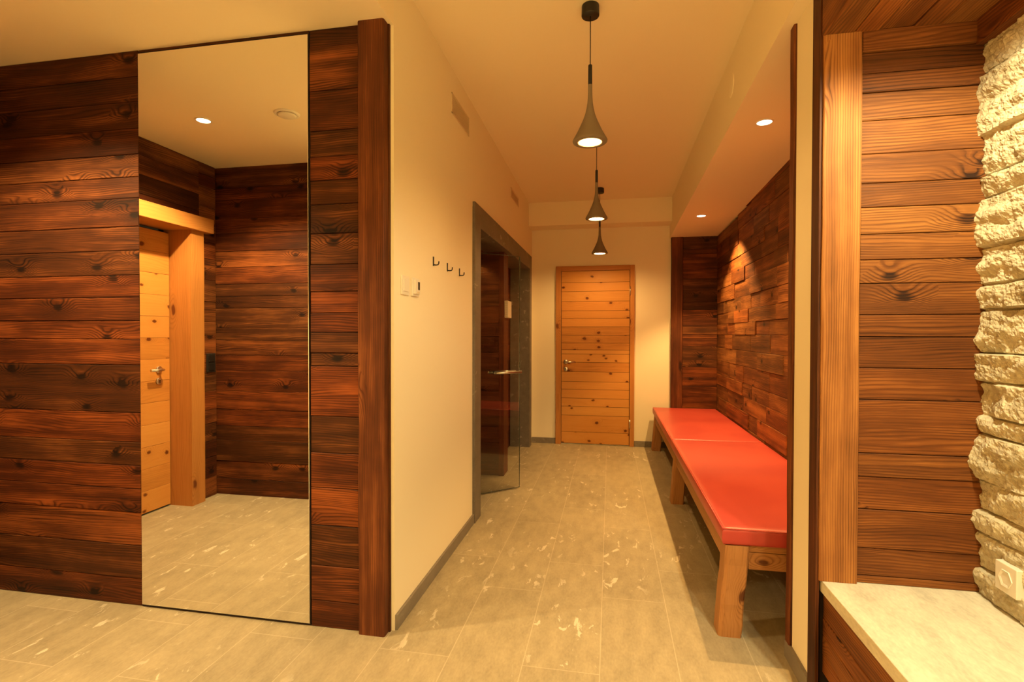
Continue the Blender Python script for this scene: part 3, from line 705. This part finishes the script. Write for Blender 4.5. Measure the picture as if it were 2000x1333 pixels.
def cushion(y0, y1, label):
    t = thing('seat_cushion', label, 'cushion', (.8, (y0 + y1) / 2, .398), group='red cushions on the long bench')
    x0, x1 = .478 - .8, NX - .012 - .8; hl = (y1 - y0) / 2
    nx, ny, hh, r = 26, 60, .079, .012
    def lift(x, y): return hh - .006 + .006 * (1 - abs(2 * (x - x0) / (x1 - x0) - 1) ** 4) * (1 - abs(y / hl) ** 8) + .0012 * noise.noise((x * 5, y * 3 + y0, 1))
    prof = [(0., .002), (.001, 0.), ]
    bm = bmesh.new(); grid = []
    xs = [x0, x0 + r * .3, x0 + r] + [x0 + r + (x1 - x0 - 2 * r) * k / nx for k in range(1, nx)] + [x1 - r, x1 - r * .3, x1]
    ys = [-hl, -hl + r * .3, -hl + r] + [-hl + r + (2 * hl - 2 * r) * k / ny for k in range(1, ny)] + [hl - r, hl - r * .3, hl]
    def drop(d): return 0 if d >= r else r - math.sqrt(max(0, r * r - (r - d) ** 2))
    for y in ys:
        row = []
        for x in xs:
            d = min(x - x0, x1 - x, y + hl, hl - y); row.append(bm.verts.new((x, y, lift(x, y) - drop(max(0, d)))))
        grid.append(row)
    for j in range(len(ys) - 1):
        for i in range(len(xs) - 1): bm.faces.new((grid[j][i], grid[j][i + 1], grid[j + 1][i + 1], grid[j + 1][i]))
    loop = [grid[0][i] for i in range(len(xs))] + [grid[j][-1] for j in range(1, len(ys))] + [grid[-1][i] for i in range(len(xs) - 2, -1, -1)] + [grid[j][0] for j in range(len(ys) - 2, 0, -1)]
    prev = loop
    for zz, ins in ((.055, -.002), (.03, -.003), (.010, -.001), (.002, .004), (0, .012)):
        cur = []
        for v in loop:
            x, y = v.co.x, v.co.y
            nx_ = x + ins if x <= x0 + 1e-6 else (x - ins if x >= x1 - 1e-6 else x); ny_ = y + ins if y <= -hl + 1e-6 else (y - ins if y >= hl - 1e-6 else y)
            if ins < 0 and not (x <= x0 + 1e-6): nx_ = x
            if ins < 0: ny_ = y
            cur.append(bm.verts.new((nx_, ny_, zz)))
        for i in range(len(loop)):
            j = (i + 1) % len(loop); bm.faces.new((prev[j], prev[i], cur[i], cur[j]))
        prev = cur
    bm.faces.new(list(reversed(prev)))
    bmesh.ops.recalc_face_normals(bm, faces=bm.faces)
    me = bpy.data.meshes.new('cushion_body'); bm.to_mesh(me); bm.free(); me.materials.append(M['red'])
    for p in me.polygons: p.use_smooth = True
    o = bpy.data.objects.new('cushion_body', me); COL.objects.link(o); o.parent = t
    m = o.modifiers.new('split', 'EDGE_SPLIT'); m.split_angle = math.radians(50)
    b = MB(); q = .0035; zt = hh - .006 - .004
    b.tube([(x0 + .002, -hl + .002, zt), (x1 - .004, -hl + .002, zt)], q, 8); b.tube([(x0 + .002, -hl + .002, zt), (x0 + .002, hl - .002, zt)], q, 8); b.tube([(x0 + .002, hl - .002, zt), (x1 - .004, hl - .002, zt)], q, 8)
    b.build('piping', 'red', t)
cushion(2.353, 4.268, 'nearer red leatherette cushion, at the front of the bench')
cushion(4.272, 6.10, 'farther red leatherette cushion, beside the end wall')

# ------------------------------------------------------------------ stone seat
seat = thing('stone_seat', 'built-in seat with stone slab top and plank front', 'seat', (.95, 1.2, 0))
b = MB(); b.box((.716, .5, .415), (SX + .03, YS + .012, .457)); local(b, 'seat_slab', 'slab', seat, bevel=.002)
b = MB(); z = .13
for hh in (.062, .07, .058, .092):
    b.plank((.728, .5, 0), Y, Z, nX, 0, YS - .49, z + .0008, min(z + hh, .413) - .0008, random.uniform(0, .002), tone=(random.uniform(.4, .75), random.uniform(.5, 1), random.random())); z += hh
local(b, 'front_boards', 'seatwood', seat)
b = MB(); b.box((.76, .5, 0), (SX + .03, YS + .01, .414)); local(b, 'plinth', 'dark', seat)

t = thing('power_socket', 'white wall socket on the split stone above the stone seat', 'socket', (SX - .020, 1.79, .573))
b = MB(); b.box((-.004, -.043, -.043), (.05, .043, .043)); b.build('frame', 'white', t, bevel=.002)
b = MB(); b.lathe([(.0, .002), (.017, .002), (.020, -.0045), (.027, -.0065), (.028, -.004)], (0, 0, 0), 6, axis='x', smooth=False); b.build('insert', 'white', t)
b = MB()
for yy, zz in ((-.010, 0), (.010, 0), (0, -.006)): b.lathe([(0, .0013), (.003, .0013), (.003, .002)], (0, yy, zz), 12, axis='x')
b.build('contact', 'grey', t)
